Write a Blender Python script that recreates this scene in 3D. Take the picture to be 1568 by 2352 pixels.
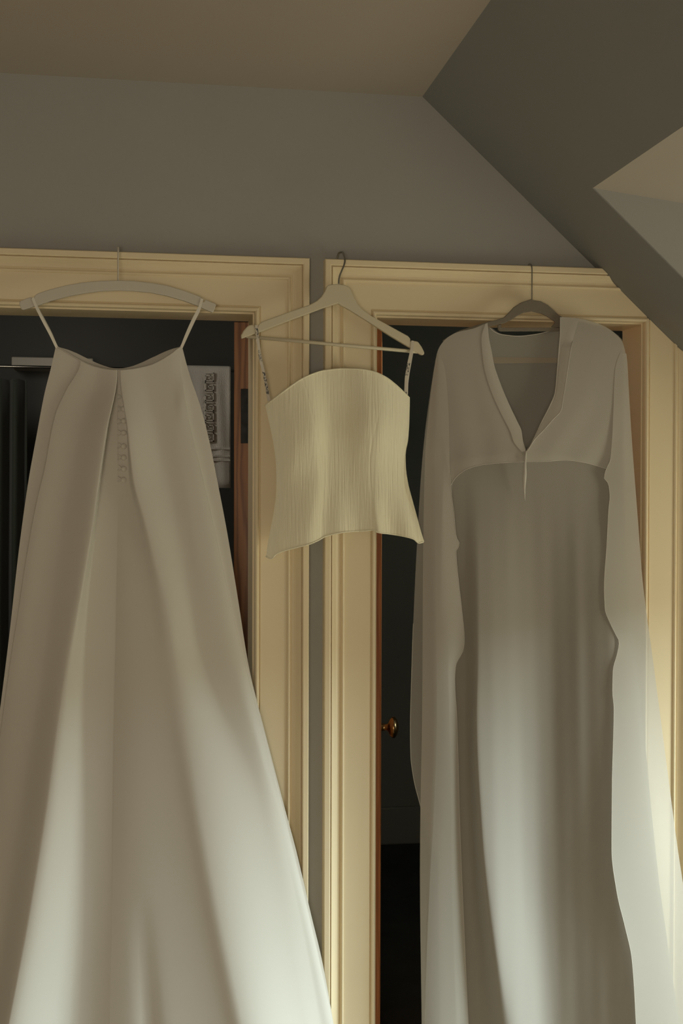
import bpy, bmesh, math, random
import numpy as np
random.seed(4)
for o in list(bpy.data.objects):
    bpy.data.objects.remove(o)
SC = bpy.context.scene
COL = SC.collection
# ------------------------------------------------------------------ camera
F = 2850.0                       # focal length in pixels of the 1568 x 2352 frame
YAW, PITCH, ROLL = 0.16296, -0.0100, 0.00232
ZC = 1.55
CAM = np.array([0.0, -3.0, ZC])
_f = np.array([math.sin(YAW)*math.cos(PITCH), math.cos(YAW)*math.cos(PITCH), math.sin(PITCH)])
_r0 = np.array([math.cos(YAW), -math.sin(YAW), 0.0])
_u0 = np.cross(_r0, _f)
RT = math.cos(ROLL)*_r0 + math.sin(ROLL)*_u0
UP = -math.sin(ROLL)*_r0 + math.cos(ROLL)*_u0
cd = bpy.data.cameras.new('camera')
cam = bpy.data.objects.new('camera', cd)
COL.objects.link(cam)
from mathutils import Matrix, Vector
cam.matrix_world = Matrix(((RT[0], UP[0], -_f[0], CAM[0]), (RT[1], UP[1], -_f[1], CAM[1]),
                           (RT[2], UP[2], -_f[2], CAM[2]), (0, 0, 0, 1)))
cd.sensor_fit = 'VERTICAL'
cd.sensor_height = 36.0
cd.lens = F/2352*36.0
cd.clip_start = 0.05
SC.camera = cam
# ------------------------------------------------------------------ world, lights, exposure
w = bpy.data.worlds.new('world'); SC.world = w
w.use_nodes = True
w.node_tree.nodes['Background'].inputs[0].default_value = (0.55, 0.7, 0.75, 1)
w.node_tree.nodes['Background'].inputs[1].default_value = 0.25
SC.view_settings.view_transform = 'Standard'
SC.view_settings.look = 'None'
SC.view_settings.gamma = 1
SC.view_settings.use_curve_mapping = False
SC.view_settings.exposure = 0.0


def area(name, loc, target, sx, sy, power, col, spread=180):
    l = bpy.data.lights.new(name, 'AREA')
    l.shape = 'RECTANGLE'; l.size = sx; l.size_y = sy; l.energy = power; l.color = col
    l.spread = math.radians(spread)
    o = bpy.data.objects.new(name, l); COL.objects.link(o)
    o.location = loc
    o.rotation_euler = (Vector(target)-Vector(loc)).to_track_quat('-Z', 'Y').to_euler()
    return o


# daylight of the bright sky seen through the dormer window
area('sky_light', (6.2, -1.85, 2.75), (0.9, -0.1, 0.75), 3.4, 1.6, 690, (0.79, 0.96, 1.0), 150)
# dimmer light from the trees and ground outside that same window
area('garden_light', (2.56, -0.94, 0.98), (0.0, -0.5, 1.2), 1.0, 1.0, 18.0, (1.0, 0.95, 0.70))
# added warm ambient fill behind the camera; no source is known there
area('back_fill_light', (-0.7, -5.3, 1.1), (0.1, 0, 1.3), 1.3, 1.1, 38, (1.0, 0.84, 0.64))
# added weak fill that lifts the towel; the bathroom has no modelled window
area('bathroom_fill_light', (-0.75, 0.30, 2.2), (0.1, 0.95, 1.6), 0.3, 0.3, 2.6, (1.0, 0.93, 0.8))


# ------------------------------------------------------------------ pixel helpers
def at(px, py, Y):
    """point on the plane y = Y (parallel to the door wall) seen at a pixel"""
    px = np.asarray(px, float); py = np.asarray(py, float); Y = np.asarray(Y, float)
    d = _f*F + RT*(px[..., None]-784) - UP*(py[..., None]-1176)
    t = (Y-CAM[1])/d[..., 1]
    return CAM + d*t[..., None]


def P(px, py, Y):
    return Vector(at(px, py, Y))


def slopes(x, y):
    """monotone cubic slopes, keys along axis 0"""
    h = np.diff(x, axis=0); h = np.where(np.abs(h) < 1e-9, 1e-9, h)
    d = np.diff(y, axis=0)/h
    m = np.zeros_like(y)
    m[0] = d[0]; m[-1] = d[-1]
    if len(y) > 2:
        a, b = d[:-1], d[1:]
        w1 = 2*h[1:]+h[:-1]; w2 = h[1:]+2*h[:-1]
        ok = a*b > 0
        sa = np.where(ok, a, 1); sb = np.where(ok, b, 1)
        m[1:-1] = np.where(ok, (w1+w2)/(w1/sa+w2/sb), 0)
    return m


class Cv:
    """smooth monotone curve through (t, value) keys, constant slope beyond the ends"""
    def __init__(s, pts):
        pts = sorted(pts)
        s.x = np.array([p[0] for p in pts], float); s.y = np.array([p[1] for p in pts], float)
        s.m = slopes(s.x, s.y) if len(pts) > 1 else np.zeros(1)

    def __call__(s, t):
        t = np.asarray(t, float)
        if len(s.x) == 1:
            return np.full(t.shape, s.y[0])
        i = np.clip(np.searchsorted(s.x, t)-1, 0, len(s.x)-2)
        h = s.x[i+1]-s.x[i]; q = (t-s.x[i])/h
        qc = np.clip(q, 0, 1)
        v = ((1+2*qc)*(1-qc)**2*s.y[i]+qc*(1-qc)**2*h*s.m[i]+qc*qc*(3-2*qc)*s.y[i+1]+qc*qc*(qc-1)*h*s.m[i+1])
        return v+np.where(t < s.x[0], (t-s.x[0])*s.m[0], 0)+np.where(t > s.x[-1], (t-s.x[-1])*s.m[-1], 0)


class Path:
    """smooth 2-D path through pixel points, parameter 0..1 by arc length"""
    def __init__(s, pts):
        p = np.array(pts, float)
        d = np.r_[0, np.cumsum(np.hypot(*np.diff(p, axis=0).T))]
        d /= d[-1]
        s.a = Cv(list(zip(d, p[:, 0]))); s.b = Cv(list(zip(d, p[:, 1])))

    def __call__(s, t):
        return np.stack([s.a(t), s.b(t)], -1)


# ------------------------------------------------------------------ object helpers
def tag(o, label=None, cat=None, group=None, kind=None):
    for k, v in (('label', label), ('category', cat), ('group', group), ('kind', kind)):
        if v:
            o[k] = v
    return o


def empty(name, loc, label=None, cat=None, group=None, kind=None):
    o = bpy.data.objects.new(name, None); COL.objects.link(o)
    o.location = loc; o.empty_display_size = 0.05
    return tag(o, label, cat, group, kind)


def mesh(name, verts, faces, mat, parent=None, smooth=False, origin=None):
    me = bpy.data.meshes.new(name)
    me.from_pydata([tuple(map(float, v)) for v in verts], [], [tuple(map(int, f)) for f in faces])
    me.materials.append(mat)
    bm = bmesh.new(); bm.from_mesh(me)
    bmesh.ops.recalc_face_normals(bm, faces=bm.faces)
    if smooth:
        for f in bm.faces:
            f.smooth = True
    bm.to_mesh(me); bm.free()
    o = bpy.data.objects.new(name, me); COL.objects.link(o)
    if parent is not None:
        o.parent = parent
        o.matrix_parent_inverse = Matrix.Translation(-Vector(parent.location)) if parent.parent is None else Matrix()
    return o


def box_vf(x0, x1, y0, y1, z0, z1):
    v = [(x, y, z) for x in (x0, x1) for y in (y0, y1) for z in (z0, z1)]
    return v, [(0, 1, 3, 2), (4, 6, 7, 5), (0, 4, 5, 1), (2, 3, 7, 6), (0, 2, 6, 4), (1, 5, 7, 3)]


class MB:
    def __init__(s):
        s.v = []; s.f = []

    def add(s, v, f):
        n = len(s.v); s.v += [tuple(q) for q in v]; s.f += [tuple(i+n for i in q) for q in f]
        return s

    def box(s, *a):
        return s.add(*box_vf(*a))

    def prism(s, poly, y0, y1):
        """polygon in (x, z) extruded from y0 to y1"""
        n = len(poly)
        v = [(x, y0, z) for x, z in poly]+[(x, y1, z) for x, z in poly]
        f = [tuple(range(n)), tuple(range(2*n-1, n-1, -1))]+[(i, (i+1) % n, n+(i+1) % n, n+i) for i in range(n)]
        return s.add(v, f)

    def build(s, name, mat, parent=None, smooth=False):
        return mesh(name, s.v, s.f, mat, parent, smooth)


def bevel(o, wd, seg=2, ang=35):
    b = o.modifiers.new('bevel', 'BEVEL'); b.width = wd; b.segments = seg
    b.limit_method = 'ANGLE'; b.angle_limit = math.radians(ang)
    return o


def extr(name, outline, Y, th, mat, parent=None, bw=0.0015):
    """pixel outline at depth Y pushed straight back by th: a solid board of that shape"""
    pts = at([p[0] for p in outline], [p[1] for p in outline], np.full(len(outline), Y))
    n = len(outline)
    v = [tuple(p) for p in pts]+[(p[0], p[1]+th, p[2]) for p in pts]
    f = [tuple(range(n)), tuple(range(2*n-1, n-1, -1))]+[(i, (i+1) % n, n+(i+1) % n, n+i) for i in range(n)]
    o = mesh(name, v, f, mat, parent)
    if bw:
        bevel(o, bw)
    return o


def tube_vf(pts, r, n=8, cap=True):
    pts = [Vector(p) for p in pts]
    v = []; f = []
    up = None
    for i, p in enumerate(pts):
        t = (pts[min(i+1, len(pts)-1)]-pts[max(i-1, 0)]).normalized()
        if up is None:
            up = t.orthogonal().normalized()
        up = (up-t*up.dot(t)).normalized()
        s = t.cross(up)
        rr = r[i] if hasattr(r, '__len__') else r
        for k in range(n):
            a = 2*math.pi*k/n
            v.append(p+up*math.cos(a)*rr+s*math.sin(a)*rr)
    for i in range(len(pts)-1):
        for k in range(n):
            f.append((i*n+k, i*n+(k+1) % n, (i+1)*n+(k+1) % n, (i+1)*n+k))
    if cap:
        f.append(tuple(range(n))); f.append(tuple(range((len(pts)-1)*n, len(pts)*n)))
    return v, f


def tube(name, pts, r, mat, parent=None, n=8):
    v, f = tube_vf(pts, r, n)
    return mesh(name, v, f, mat, parent, smooth=True)


def smooth3(pts, n):
    p = np.array(pts, float)
    d = np.r_[0, np.cumsum(np.linalg.norm(np.diff(p, axis=0), axis=1))]
    cs = [Cv(list(zip(d, p[:, k]))) for k in range(3)]
    t = np.linspace(0, d[-1], n)
    return [Vector((cs[0](q), cs[1](q), cs[2](q))) for q in t]


def grid(name, G, mat, parent=None, breaks=()):
    """G: rows x cols x 3; breaks: column indices after which no face is made"""
    nr, nc = G.shape[:2]
    f = []
    for r in range(nr-1):
        for c in range(nc-1):
            if c in breaks:
                continue
            f.append((r*nc+c, r*nc+c+1, (r+1)*nc+c+1, (r+1)*nc+c))
    return mesh(name, G.reshape(-1, 3), f, mat, parent, smooth=True)


def keyed(name, keys, seg, ytop, ybot, nr, mat, parent, hard=(), extra=None):
    """cloth: keys = [(x-keys by y, height-keys by y)], columns follow the key lines;
    height is the distance the cloth stands out from the wall"""
    KX = [Cv(k[0]) for k in keys]; KH = [Cv(k[1]) for k in keys]
    ci = []; cs = []; brk = []
    for i, n in enumerate(seg):
        q = np.linspace(0, 1, n+1)
        if i and i not in hard:
            q = q[1:]
        elif i:
            brk.append(len(ci)-1)
        ci += [i]*len(q); cs += list(q)
    ci = np.array(ci); cs = np.array(cs); nc = len(ci)

    def xof(Y):
        kx = np.stack([k(Y) for k in KX])
        a = np.take_along_axis(kx, np.broadcast_to(ci, Y.shape)[None], 0)[0]
        b = np.take_along_axis(kx, np.broadcast_to(ci+1, Y.shape)[None], 0)[0]
        return a+(b-a)*cs, kx
    yb = np.full(nc, 2500.0)
    for _ in range(30):
        yb = 0.5*yb+0.5*ybot(xof(yb)[0])
    ysc = np.arange(780, 1130, 0.5)[:, None]+np.zeros(nc)
    ok = ysc >= ytop(xof(ysc)[0])
    yt = ysc[np.argmax(ok, axis=0), 0]
    v = np.linspace(0, 1, nr)[:, None]
    Y = yt[None]+(yb-yt)[None]*v
    X, kx = xof(Y)
    kh = np.stack([k(Y) for k in KH])
    m = slopes(kx, kh)
    tk = lambda A, o: np.take_along_axis(A, np.broadcast_to(ci+o, Y.shape)[None], 0)[0]
    x0, x1, h0, h1, m0, m1 = tk(kx, 0), tk(kx, 1), tk(kh, 0), tk(kh, 1), tk(m, 0), tk(m, 1)
    hh = x1-x0; q = np.broadcast_to(cs, Y.shape)
    H = (1+2*q)*(1-q)**2*h0+q*(1-q)**2*hh*m0+q*q*(3-2*q)*h1+q*q*(q-1)*hh*m1
    if extra is not None:
        H = H+extra(X, Y)
    G = at(X, Y, -H)
    return grid(name, G, mat, parent, brk), G


def coons(name, top, right, bottom, left, h, nu, nv, mat, parent):
    T, R_, B, L = Path(top), Path(right), Path(bottom), Path(left)
    u = np.linspace(0, 1, nu); v = np.linspace(0, 1, nv)
    t, b, l, r = T(u)[None], B(u)[None], L(v)[:, None], R_(v)[:, None]
    U, V = u[None, :, None], v[:, None, None]
    S = (1-V)*t+V*b+(1-U)*l+U*r-((1-U)*(1-V)*T(0.)+U*(1-V)*T(1.)+(1-U)*V*B(0.)+U*V*B(1.))
    uu, vv = np.meshgrid(u, v)
    H = h(uu, vv, S[..., 0], S[..., 1])
    G = at(S[..., 0], S[..., 1], -H)
    return grid(name, G, mat, parent), G


# ------------------------------------------------------------------ materials
def nodes(name):
    m = bpy.data.materials.new(name); m.use_nodes = True
    nt = m.node_tree
    return m, nt, nt.nodes['Principled BSDF']


def N(nt, kind, **kw):
    n = nt.nodes.new(kind)
    for k, v in kw.items():
        if k in n.inputs:
            n.inputs[k].default_value = v
        else:
            setattr(n, k, v)
    return n


def coords(nt, scale, kind='Object'):
    tc = N(nt, 'ShaderNodeTexCoord'); mp = N(nt, 'ShaderNodeMapping')
    mp.inputs['Scale'].default_value = scale
    nt.links.new(tc.outputs[kind], mp.inputs[0])
    return mp.outputs[0]


def paint(name, col, rough=0.6, var=0.06, bump=0.05, scale=30, spec=0.4):
    m, nt, b = nodes(name)
    c = coords(nt, (1, 1, 1))
    n = N(nt, 'ShaderNodeTexNoise', Scale=4.0, Detail=4.0)
    nt.links.new(c, n.inputs['Vector'])
    mix = N(nt, 'ShaderNodeMix', data_type='RGBA')
    mix.inputs[6].default_value = (*[x*(1-var) for x in col], 1)
    mix.inputs[7].default_value = (*[min(1, x*(1+var)) for x in col], 1)
    nt.links.new(n.outputs['Fac'], mix.inputs[0])
    nt.links.new(mix.outputs[2], b.inputs['Base Color'])
    b.inputs['Roughness'].default_value = rough
    b.inputs['Specular IOR Level'].default_value = spec
    n2 = N(nt, 'ShaderNodeTexNoise', Scale=float(scale), Detail=3.0)
    nt.links.new(c, n2.inputs['Vector'])
    bp = N(nt, 'ShaderNodeBump', Strength=bump, Distance=0.01)
    nt.links.new(n2.outputs['Fac'], bp.inputs['Height'])
    nt.links.new(bp.outputs[0], b.inputs['Normal'])
    return m


def metal(name, col, rough=0.3, met=1.0):
    m, nt, b = nodes(name)
    n = N(nt, 'ShaderNodeTexNoise', Scale=60.0, Detail=3.0)
    nt.links.new(coords(nt, (1, 1, 1)), n.inputs['Vector'])
    r = N(nt, 'ShaderNodeMapRange'); r.inputs[3].default_value = rough*0.7; r.inputs[4].default_value = rough*1.4
    nt.links.new(n.outputs['Fac'], r.inputs[0]); nt.links.new(r.outputs[0], b.inputs['Roughness'])
    b.inputs['Base Color'].default_value = (*col, 1); b.inputs['Metallic'].default_value = met
    return m


def pine(name, c1, c2):
    m, nt, b = nodes(name)
    c = coords(nt, (1, 1, 0.09))
    n = N(nt, 'ShaderNodeTexNoise', Scale=9.0, Detail=3.0); nt.links.new(c, n.inputs['Vector'])
    wv = N(nt, 'ShaderNodeTexWave', wave_type='RINGS', rings_direction='Z')
    wv.inputs['Scale'].default_value = 22.0; wv.inputs['Distortion'].default_value = 9.0
    wv.inputs['Detail'].default_value = 3.0; wv.inputs['Detail Scale'].default_value = 1.4
    nt.links.new(c, wv.inputs['Vector'])
    r = N(nt, 'ShaderNodeValToRGB')
    r.color_ramp.elements[0].color = (*c1, 1); r.color_ramp.elements[1].color = (*c2, 1)
    r.color_ramp.elements[0].position = 0.15; r.color_ramp.elements[1].position = 0.75
    mx = N(nt, 'ShaderNodeMath', operation='MULTIPLY_ADD'); mx.inputs[1].default_value = 0.6; mx.inputs[2].default_value = 0.0
    nt.links.new(wv.outputs['Fac'], mx.inputs[0])
    ad = N(nt, 'ShaderNodeMath', operation='MULTIPLY_ADD'); ad.inputs[1].default_value = 0.5
    nt.links.new(n.outputs['Fac'], ad.inputs[0]); nt.links.new(mx.outputs[0], ad.inputs[2])
    nt.links.new(ad.outputs[0], r.inputs[0]); nt.links.new(r.outputs[0], b.inputs['Base Color'])
    b.inputs['Roughness'].default_value = 0.5
    return m


def cloth(name, col, rough=0.75, trans=0.0, sheer=0.0, weave=900, wb=0.1, sheen=0.15, crinkle=False, spec=0.25):
    m, nt, b = nodes(name)
    out = nt.nodes['Material Output']
    b.inputs['Base Color'].default_value = (*col, 1)
    b.inputs['Roughness'].default_value = rough
    b.inputs['Specular IOR Level'].default_value = spec
    b.inputs['Sheen Weight'].default_value = sheen
    bp = N(nt, 'ShaderNodeBump', Strength=wb, Distance=0.004)
    if crinkle:
        n = N(nt, 'ShaderNodeTexNoise', Scale=1.0, Detail=5.0, Roughness=0.6)
        nt.links.new(coords(nt, (230, 40, 9)), n.inputs['Vector'])
    else:
        n = N(nt, 'ShaderNodeTexNoise', Scale=float(weave), Detail=2.0)
        nt.links.new(coords(nt, (1, 1, 0.35)), n.inputs['Vector'])
    nt.links.new(n.outputs['Fac'], bp.inputs['Height'])
    nt.links.new(bp.outputs[0], b.inputs['Normal'])
    last = b.outputs[0]
    if trans:
        t = N(nt, 'ShaderNodeBsdfTranslucent'); t.inputs[0].default_value = (*col, 1)
        mx = N(nt, 'ShaderNodeMixShader'); mx.inputs[0].default_value = trans
        nt.links.new(last, mx.inputs[1]); nt.links.new(t.outputs[0], mx.inputs[2]); last = mx.outputs[0]
    if sheer:
        t = N(nt, 'ShaderNodeBsdfTransparent')
        mx = N(nt, 'ShaderNodeMixShader'); mx.inputs[0].default_value = sheer
        nt.links.new(last, mx.inputs[1]); nt.links.new(t.outputs[0], mx.inputs[2]); last = mx.outputs[0]
    nt.links.new(last, out.inputs[0])
    return m


M = {}
M['wall'] = paint('wall_paint', (0.375, 0.375, 0.36), 0.75, 0.04, 0.04, 160)
M['slope'] = paint('wall_paint_shaded', (0.27, 0.275, 0.27), 0.75, 0.04, 0.04, 160)  # wall paint darkened: the slope's shade is put into the colour
M['ceil'] = paint('ceiling_paint', (0.43, 0.38, 0.325), 0.8, 0.03, 0.03, 160)
M['cream'] = paint('cream_gloss_paint', (0.84, 0.72, 0.49), 0.42, 0.03, 0.02, 60)
M['floor'] = paint('beige_carpet', (0.52, 0.42, 0.29), 0.95, 0.12, 0.4, 900)
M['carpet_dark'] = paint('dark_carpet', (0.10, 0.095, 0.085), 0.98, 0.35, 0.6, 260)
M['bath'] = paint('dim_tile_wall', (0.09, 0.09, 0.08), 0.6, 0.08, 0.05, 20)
M['landing'] = paint('dim_room_wall', (0.34, 0.34, 0.29), 0.7, 0.05, 0.05, 40)
M['pine'] = pine('pine_door', (0.16, 0.06, 0.022), (0.33, 0.15, 0.06))
M['pine2'] = pine('orange_pine_edge', (0.50, 0.15, 0.04), (0.72, 0.27, 0.085))
M['iron'] = metal('black_iron', (0.02, 0.022, 0.024), 0.5, 0.6)
M['steel'] = metal('chrome_wire', (0.42, 0.42, 0.40), 0.2)
M['brass'] = metal('aged_brass', (0.55, 0.36, 0.16), 0.25)
M['knot'] = paint('pine_knot', (0.05, 0.02, 0.01), 0.6)
M['white_hanger'] = paint('white_painted_wood', (0.62, 0.58, 0.50), 0.5, 0.03, 0.02, 60)
M['cream_hanger'] = paint('cream_painted_wood', (0.66, 0.60, 0.44), 0.5, 0.03, 0.02, 60)
M['velvet'] = paint('taupe_velvet', (0.22, 0.19, 0.15), 0.95, 0.08, 0.3, 500)
M['satin'] = cloth('ivory_satin', (0.66, 0.63, 0.565), 0.55, 0.06, 0, 1200, 0.05, 0.1, spec=0.35)
M['satin_back'] = cloth('ivory_satin_lining', (0.55, 0.52, 0.46), 0.7, 0.05)
M['pleat_lining'] = cloth('satin_pleat_inside', (0.55, 0.52, 0.46), 0.6)
M['button'] = cloth('covered_button', (0.64, 0.61, 0.54), 0.45, spec=0.5)
M['crinkle'] = cloth('crinkled_crepe', (0.97, 0.93, 0.71), 0.75, 0.05, 0, wb=0.75, crinkle=True)
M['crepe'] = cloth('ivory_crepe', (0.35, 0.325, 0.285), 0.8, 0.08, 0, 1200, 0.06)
M['chiffon'] = cloth('ivory_chiffon', (0.63, 0.60, 0.535), 0.85, 0.25, 0.22, 1500, 0.05)
M['chiffon_thin'] = cloth('thin_ivory_chiffon', (0.63, 0.60, 0.535), 0.85, 0.25, 0.45, 1500, 0.05)
M['chiffon_fold'] = cloth('folded_ivory_chiffon', (0.63, 0.60, 0.535), 0.8, 0.2, 0.06, 1500, 0.05)
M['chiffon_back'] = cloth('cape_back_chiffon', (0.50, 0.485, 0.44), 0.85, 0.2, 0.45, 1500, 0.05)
M['seam_tape'] = cloth('tan_seam_tape', (0.42, 0.36, 0.28), 0.85, 0.1, 0.25, 1500, 0.05)
M['hem'] = cloth('rolled_chiffon_hem', (0.64, 0.61, 0.55), 0.7, 0.1)
M['ribbon'] = cloth('ivory_ribbon', (0.78, 0.75, 0.66), 0.5)
M['towel'] = cloth('grey_towel', (0.80, 0.77, 0.70), 0.95, 0.05, 0, 500, 0.5)
M['curtain'] = cloth('dark_green_curtain', (0.055, 0.065, 0.05), 0.8)
M['white'] = paint('white_gloss_paint', (0.8, 0.8, 0.76), 0.4, 0.02, 0.01)
M['glass'] = cloth('window_glass', (0.9, 0.95, 0.95), 0.05, 0, 0.93, wb=0, sheen=0, spec=0.5)

# printed ribbon: dark handwriting-like marks along the strap
m, nt, b = nodes('printed_ribbon')
n = N(nt, 'ShaderNodeTexNoise', Scale=1.0, Detail=4.0, Roughness=0.7)
nt.links.new(coords(nt, (420, 20, 160)), n.inputs['Vector'])
n2 = N(nt, 'ShaderNodeTexNoise', Scale=1.0, Detail=0.0)
nt.links.new(coords(nt, (3, 3, 26)), n2.inputs['Vector'])
r1 = N(nt, 'ShaderNodeValToRGB'); r1.color_ramp.elements[0].position = 0.50; r1.color_ramp.elements[1].position = 0.53
r2 = N(nt, 'ShaderNodeValToRGB'); r2.color_ramp.elements[0].position = 0.50; r2.color_ramp.elements[1].position = 0.52
nt.links.new(n.outputs['Fac'], r1.inputs[0]); nt.links.new(n2.outputs['Fac'], r2.inputs[0])
mu = N(nt, 'ShaderNodeMath', operation='MULTIPLY'); nt.links.new(r1.outputs[0], mu.inputs[0]); nt.links.new(r2.outputs[0], mu.inputs[1])
mix = N(nt, 'ShaderNodeMix', data_type='RGBA'); mix.inputs[6].default_value = (0.62, 0.57, 0.48, 1); mix.inputs[7].default_value = (0.03, 0.03, 0.035, 1)
nt.links.new(mu.outputs[0], mix.inputs[0]); nt.links.new(mix.outputs[2], b.inputs['Base Color']); b.inputs['Roughness'].default_value = 0.5
M['print'] = m

# ------------------------------------------------------------------ the room
ZCEIL = 2.545; XS0 = 0.693; MS = -0.907          # flat ceiling, start and pitch of the sloped ceiling
zs = lambda x: ZCEIL+MS*(x-XS0)
xs = lambda z: XS0+(z-ZCEIL)/MS
XK = 2.45                                          # knee wall
DT = 2.002                                         # door opening height
LD = (-0.485, 0.279); RD = (0.577, 1.270)          # door openings
WT = 0.115
XL = -2.2; YB = -5.6
mb = MB()
mb.prism([(XL, 0), (LD[0], 0), (LD[0], ZCEIL), (XL, ZCEIL)], 0, WT)
mb.prism([(LD[0], DT), (LD[1], DT), (LD[1], ZCEIL), (LD[0], ZCEIL)], 0, WT)
mb.prism([(LD[1], 0), (RD[0], 0), (RD[0], ZCEIL), (LD[1], ZCEIL)], 0, WT)
mb.prism([(RD[0], DT), (RD[1], DT), (xs(DT), DT), (XS0, ZCEIL), (RD[0], ZCEIL)], 0, WT)
mb.prism([(RD[1], 0), (XK, 0), (XK, zs(XK)), (xs(DT), DT), (RD[1], DT)], 0, WT)
tag(mb.build('wall_front', M['wall']), kind='structure')
tag(mesh('floor', *box_vf(XL, XK, YB, 0, -0.05, 0), M['floor']), kind='structure')
tag(mesh('ceiling', *box_vf(XL, XS0, YB, 0.1, ZCEIL, ZCEIL+0.06), M['ceil']), kind='structure')
tag(mesh('wall_left', *box_vf(XL-0.06, XL, YB, WT, 0, ZCEIL), M['wall']), kind='structure')
DY0, DY1, DX = -0.3194, -1.55, 1.013               # dormer cheeks and the top of its opening
DZ = zs(DX)
zd = lambda x: DZ-0.117*(x-DX)
mb = MB()


def slab(x0, x1, y0, y1):
    t = 0.05
    v = [(x, y, zs(x)+k) for x in (x0, x1) for y in (y0, y1) for k in (0, t)]
    mb.add(v, box_vf(0, 1, 0, 1, 0, 1)[1])


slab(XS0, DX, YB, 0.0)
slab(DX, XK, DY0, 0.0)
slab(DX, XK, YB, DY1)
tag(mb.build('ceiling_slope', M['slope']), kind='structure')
for nm, y0, y1 in (('wall_dormer', DY0, DY0+0.05), ('wall_dormer', DY1-0.05, DY1)):
    mb = MB(); mb.prism([(DX+0.002, DZ+0.001), (XK, zs(XK)+0.003), (XK, zd(XK))], y0-0.001, y1+0.001)
    tag(mb.build(nm, M['wall']), kind='structure')
v = [(x, y, zd(x)+k) for x in (DX+0.0005, XK+0.1) for y in (DY1-0.05, DY0+0.05) for k in (0, 0.06)]
tag(mesh('ceiling_dormer', v, box_vf(0, 1, 0, 1, 0, 1)[1], M['ceil']), kind='structure')
WZ0, WZ1 = 0.42, 1.52                              # dormer window
mb = MB()
mb.box(XK, XK+0.08, YB, DY1+0.06, 0, 1.1).box(XK, XK+0.08, DY0-0.06, WT, 0, 1.1)
mb.box(XK, XK+0.08, DY1-0.05, DY0+0.05, 0, WZ0).box(XK, XK+0.08, DY1-0.05, DY0+0.05, WZ1, zd(XK)+0.05)
mb.box(XK, XK+0.08, DY1-0.05, DY1+0.06, 1.1, WZ1).box(XK, XK+0.08, DY0-0.06, DY0+0.05, 1.1, WZ1)
tag(mb.build('wall_right', M['wall']), kind='structure')


def window(name, axis_x, p, a0, a1, z0, z1, nb):
    r = empty(name, (p, (a0+a1)/2, z0) if axis_x else ((a0+a1)/2, p, z0), kind='structure')
    t = 0.045

    def bar(nm, b0, b1, c0, c1, d=0.02):
        a = (p-d, p+d, b0, b1, c0, c1) if axis_x else (b0, b1, p-d, p+d, c0, c1)
        return mesh(nm, *box_vf(*a), M['white'], r)
    bar('window_frame', a0, a0+t, z0, z1); bar('window_frame', a1-t, a1, z0, z1)
    bar('window_frame', a0, a1, z0, z0+t); bar('window_frame', a0, a1, z1-t, z1)
    for k in range(1, nb):
        q = a0+(a1-a0)*k/nb
        bar('glazing_bar', q-0.012, q+0.012, z0+t, z1-t, 0.012)
    g = bar('pane', a0+t, a1-t, z0+t, z1-t, 0.002)
    g.data.materials[0] = M['glass']
    return r


window('window_1', True, XK+0.04, DY1+0.06, DY0-0.06, WZ0, WZ1, 2)
# back wall with an unseen window, added to go with the warm fill
mb = MB()
wx0, wx1, wz0, wz1 = -1.4, 0.0, 0.55, 1.7
mb.prism([(XL, 0), (wx0, 0), (wx0, ZCEIL), (XL, ZCEIL)], YB-0.08, YB)
mb.prism([(wx0, 0), (wx1, 0), (wx1, wz0), (wx0, wz0)], YB-0.08, YB)
mb.prism([(wx0, wz1), (wx1, wz1), (wx1, ZCEIL), (wx0, ZCEIL)], YB-0.08, YB)
mb.prism([(wx1, 0), (XK, 0), (XK, zs(XK)), (XS0, ZCEIL), (wx1, ZCEIL)], YB-0.08, YB)
tag(mb.build('wall_back', M['wall']), kind='structure')
window('added_window', False, YB-0.04, wx0, wx1, wz0, wz1, 2)

# ------------------------------------------------------------------ door casings
CW = 0.130
PROF = [(0, 0), (0, .011), (.012, .016), (.035, .018), (.06, .0175), (.08, .014), (.088, .010), (.10, .0105), (.108, .0135),
        (.58, .0145), (.60, .0145), (.612, .018), (.635, .0195), (.655, .018), (.668, .0135), (.685, .0135), (.70, .0150),
        (.73, .0152), (.765, .0175), (.80, .0215), (.835, .0265), (.855, .0285), (.862, .022), (.874, .022), (.880, .0300), (.90, .0315),
        (.985, .0315), (1.0, .029), (1.0, 0)]
PROF = [(t*CW, d) for t, d in PROF]


def board(a_fn, parent, name='casing_board'):
    """a_fn(t) -> (point at one end, point at other end) in (x, z)"""
    v = []; n = len(PROF)
    for e in (0, 1):
        for t, d in PROF:
            x, z = a_fn(t)[e]
            v.append((x, -d, z))
    f = [(i, i+1, n+i+1, n+i) for i in range(n-1)]+[tuple(range(n)), tuple(range(n, 2*n)), (0, n, 2*n-1, n-1)]
    return mesh(name, v, f, M['cream'], parent)


def jambs(parent, d):
    j = 0.022
    mb = MB(); mb.box(d[0]-j, d[0]+0.004, 0.001, WT+0.01, 0, DT); mb.build('jamb', M['cream'], parent)
    mb = MB(); mb.box(d[1]-0.004, d[1]+j, 0.001, WT+0.01, 0, DT); mb.build('jamb', M['cream'], parent)
    mb = MB(); mb.box(d[0]+0.004, d[1]-0.004, 0.001, WT+0.01, DT-0.004, DT+j); mb.build('jamb_head', M['cream'], parent)


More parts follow.
